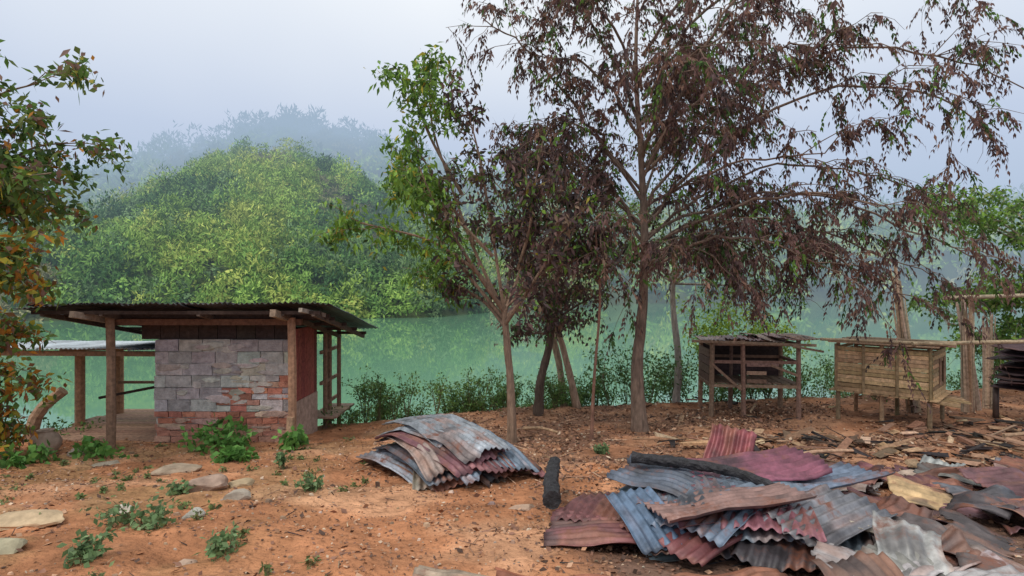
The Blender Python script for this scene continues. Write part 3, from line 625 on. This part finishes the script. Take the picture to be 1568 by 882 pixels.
SL=[(-.35,3.15,.0,1.2,0,.02,.6,.7,(.40,.31,.23),.08),(.5,3.12,.02,1.45,.05,-.04,.45,1.2,(.38,.14,.08),.08),(1.1,3.15,.02,1.7,0,0,.6,1.1,(.30,.13,.08),.08),
 (2.2,3.2,.08,1.1,.1,.1,.6,.8,(.36,.33,.33),.12),(2.8,3.5,.08,.5,.1,-.1,.5,.8,(.12,.10,.10),.14),(2.0,2.85,.06,.3,.2,.1,.5,.8,(.16,.10,.08),.14),(3.0,3.1,.06,.9,0,.1,.6,.7,(.30,.24,.22),.14),(2.5,2.8,.1,1.9,.1,.1,.5,.8,(.36,.34,.34),.14),
 (3.2,5.3,.03,.5,.1,.05,.6,.9,(.17,.08,.09),.12),(3.9,5.0,.05,1.1,-.1,.1,.6,.7,(.15,.07,.08),.14),(4.3,5.6,.03,.2,.1,.15,.6,1.0,(.14,.06,.07),.12),
 (3.75,5.1,.13,1.0,.15,-.2,.45,.6,(.55,.38,.2),.12),(4.5,4.8,.08,.6,-.2,.3,.5,.8,(.40,.16,.10),.12),(5.0,5.4,.08,1.4,.1,-.2,.7,.9,(.17,.08,.09),.13),
 (3.0,4.6,.0,.2,0,0,.5,.8,(.12,.07,.07),.1),(4.9,6.2,.03,.8,0,.1,.7,1.1,(.15,.07,.08),.1),(5.8,6.0,.06,.2,.1,.1,.6,1.1,(.30,.12,.08),.1),(3.6,4.0,.03,.9,.1,0,.6,.8,(.11,.09,.09),.13),(4.2,4.1,.06,.3,.1,.1,.6,.8,(.22,.12,.10),.13),(3.3,6.1,.0,.3,0,0,.4,.9,(.34,.21,.16),.08),
 (3.4,5.8,.03,1.0,0,0,.4,.6,(.40,.33,.3),.08),(2.9,5.7,.0,.6,0,0,.4,.7,(.12,.06,.07),.08),(4.0,6.5,.03,1.3,.1,0,.4,.8,(.16,.08,.08),.1),(5.2,4.7,.03,.3,.1,0,.6,.9,(.14,.07,.07),.12)]
for k in range(26):
    SL.append((U(2.9,6.5),U(4.2,6.9),U(.0,.12),U(0,3.1),rng.normal()*.14,rng.normal()*.17,U(.3,.6),U(.35,.8),vary(random.choice([(.18,.08,.09),(.14,.06,.07),(.32,.15,.10),(.3,.29,.29),(.08,.065,.07),(.16,.17,.2)]),.2),U(.12,.22)))
for k in range(9):
    SL.append((U(2.0,3.6),U(2.8,3.9),U(.03,.14),U(0,3.1),rng.normal()*.15,rng.normal()*.15,U(.3,.6),U(.4,.8),vary(random.choice([(.36,.34,.34),(.14,.10,.09),(.28,.2,.17),(.08,.07,.07)]),.2),U(.14,.22)))
for (x,y,z,rz,tx,ty,wd,ln,c,cm) in SL:
    corr(mb,MT(x,y,gz(x,y)+z,rz,tx,ty),wd,ln,c,amp=.009,crum=cm,seed=int(U(0,900)),nl=24,torn=.6)
mb.build('crumpled_metal_sheets',M_metal,True,None,.003)
mb=MB()
for k in range(9):
    corr(mb,MT(9.75+U(-.1,.1),10+U(-.1,.1),.1+.09*k-.2,.3+rng.normal()*.2,rng.normal()*.05,-.15),.85,1.6,vary((.07,.045,.05),.2),crum=.08,seed=k,rust=.2)
for x in(9.2,10.3): 
    for y in(9.4,10.6): tube(mb,[(x,y,-.9),(x,y,-.12)],.05,.05,(.1,.07,.06),6)
mb.build('stacked_metal_sheets',M_roof,True,None,.003)
def clog(name,pts,r0,r1):
    mb=MB();tube(mb,spline(pts,10),r0,r1,(.022,.021,.024),14,jit=.10);mb.build(name,M_char,False)
clog('charred_log',[(.34,4.72,-.10),(.37,5.2,-.10),(.43,5.65,-.06)],.078,.06)
clog('charred_log',[(1.02,4.75,.26),(1.45,4.6,.25),(1.8,4.5,.21),(2.10,4.35,.13)],.046,.033)

# ---------------------------------------------------------------- coops
def rot2(cx,cy,a):
    c,s=math.cos(a),math.sin(a);return lambda x,y,z:(cx+x*c-y*s,cy+x*s+y*c,z)
E1=empty('chicken_coop',(4.8,11.3,-.8));T=rot2(4.8,11.4,-.12);mb=MB();W=(.28,.18,.125)
for x in(-.82,-.2,.82):
    for y in(-.5,.5): tube(mb,[T(x,y,-1.0),T(x+U(-.03,.03),y,.68)],.05,.045,vary(W,.15),7,jit=.05)
for z in(-.22,.25,.60):
    for y in(-.5,.5): beam(mb,T(-.85,y,z),T(.85,y,z),.05,.06,vary(W,.15))
    for x in(-.82,.82): beam(mb,T(x,-.5,z),T(x,.5,z),.05,.06,vary(W,.15))
beam(mb,T(-.8,-.53,.2),T(-.25,-.53,-.3),.04,.05,W);beam(mb,T(.3,-.53,.2),T(.8,-.53,.0),.04,.05,W)
for k in range(10): beam(mb,T(-.8+k*.175,-.5,-.17),T(-.8+k*.175,.5,-.17),.15,.02,vary((.2,.14,.1),.2))
for k in range(7): beam(mb,T(-.82,.49,-.1+k*.11),T(.8,.49,-.1+k*.11),.02,.112,vary((.07,.05,.045),.2))
for k in range(3): beam(mb,T(-.15,-.52,-.12+k*.16),T(.3+U(-.1,.2),-.52,-.12+k*.16),.02,.07,vary(W,.2))
for k in range(4): beam(mb,T(-.84,-.45,-.1+k*.17),T(-.84,.45,-.1+k*.17),.02,.15,vary((.16,.10,.08),.2))
beam(mb,T(-1.2,-.6,.66),T(1.1,-.6,.60),.05,.05,(.32,.22,.15));beam(mb,T(.6,-.8,.6),T(1.35,-.3,.45),.04,.04,(.3,.2,.14))
mb.build('frame',M_wood,parent=E1)
mb=MB()
for k in range(7): corr(mb,MT(*T(-.8+k*.28,U(-.15,.1),.68+.008*k),-.12+U(-.25,.25),.02+rng.normal()*.03,rng.normal()*.04),.45,U(.8,1.3),vary(random.choice([(.22,.14,.12),(.38,.27,.22),(.14,.08,.08)]),.2),crum=.07,seed=k+5,torn=.3)
mb.build('roof',M_metal,True,E1,.003)
E2=empty('bamboo_coop',(7.4,10.6,-.8));T=rot2(7.25,10.7,-.80);mb=MB();B=(.44,.30,.17)
for x in(-.72,.0,.72):
    for y in(-.6,.6): tube(mb,[T(x,y,-.95),T(x,y,.64)],.04,.038,vary((.34,.24,.15),.15),7,jit=.04)
for k in range(11):
    z=-.22+k*.076
    beam(mb,T(-.76,-.64+.008*(k%2),z+U(-.008,.008)),T(.76,-.64+.008*((k+1)%2),z+U(-.008,.008)),.012,.066,vary(B,.26))
    beam(mb,T(-.76,.64,z),T(.76,.64,z),.012,.066,vary(B,.16));beam(mb,T(-.77,-.6,z),T(-.77,.6,z),.012,.066,vary(B,.16))
for x in(-.74,-.28,.25,.74): beam(mb,T(x,-.665,-.28),T(x,-.665,.63),.05,.02,vary((.3,.2,.12),.15))
for k in range(11):
    z=-.22+k*.076
    if 2<k<8: beam(mb,T(.77,-.6,z),T(.77,-.1,z),.012,.066,vary(B,.2));beam(mb,T(.77,.35,z),T(.77,.6,z),.012,.066,vary(B,.2))
    else: beam(mb,T(.77,-.6,z),T(.77,.6,z),.012,.066,vary(B,.2))
for y in(-.1,.33): beam(mb,T(.79,y,-.05),T(.79,y,.42),.04,.03,W)
for k in range(12): beam(mb,T(-.8+k*.145,-.7,-.27),T(-.8+k*.145,.7,-.27),.12,.02,vary(B,.2))
for k in range(12): beam(mb,T(-.85+U(-.05,.05),-.7+k*.125,.66+U(0,.02)),T(.85+U(-.1,.2),-.7+k*.125,.67+U(0,.03)),.10,.02,vary((.33,.22,.15),.25))
for k in range(7): beam(mb,T(.75,-.6+k*.17,-.3),T(1.15+U(-.1,.1),-.6+k*.17,-.33),.07,.02,vary(B,.2))
tube(mb,[T(.5,-.78,.72),(10.5,9.7,.80)],.035,.03,(.48,.37,.24),8);tube(mb,[T(-1.0,-.72,.70),T(1.1,-.70,.74)],.03,.028,(.48,.37,.24),7)
mb.build('bamboo_panels',M_wood,parent=E2)
def splint(name,x,y,z0,z1,lean,r,col):
    mb=MB()
    for k in range(13):
        a=k/13*6.28;h=z1-U(0,.5)*(z1-z0)*.5;px,py=x+math.cos(a)*r*.6,y+math.sin(a)*r*.6
        beam(mb,(px,py,z0),(px+lean[0]*(h-z0)+U(-.08,.08),py+lean[1]*(h-z0),h),r*.55,r*.55,vary(col,.22),taper=.2,jit=.012)
    mb.build(name,M_wood)
splint('splintered_post',8.15,11.3,-.9,2.15,(-.13,0),.12,(.55,.41,.29))
splint('splintered_post',9.15,11.2,-.9,1.6,(-.02,0),.12,(.52,.39,.28))
splint('splintered_post',9.5,11.4,-.9,1.5,(-.10,.05),.10,(.46,.35,.27))
splint('splintered_post',9.9,11.6,-.9,1.2,(.06,.05),.09,(.36,.27,.2))
mb=MB();tube(mb,[(8.6,11.1,1.50),(12,11,1.62)],.04,.035,(.44,.36,.25),8);tube(mb,[(11.9,11,-.9),(11.9,11,1.7)],.06,.05,(.3,.22,.16),7);mb.build('bamboo_rail',M_wood)
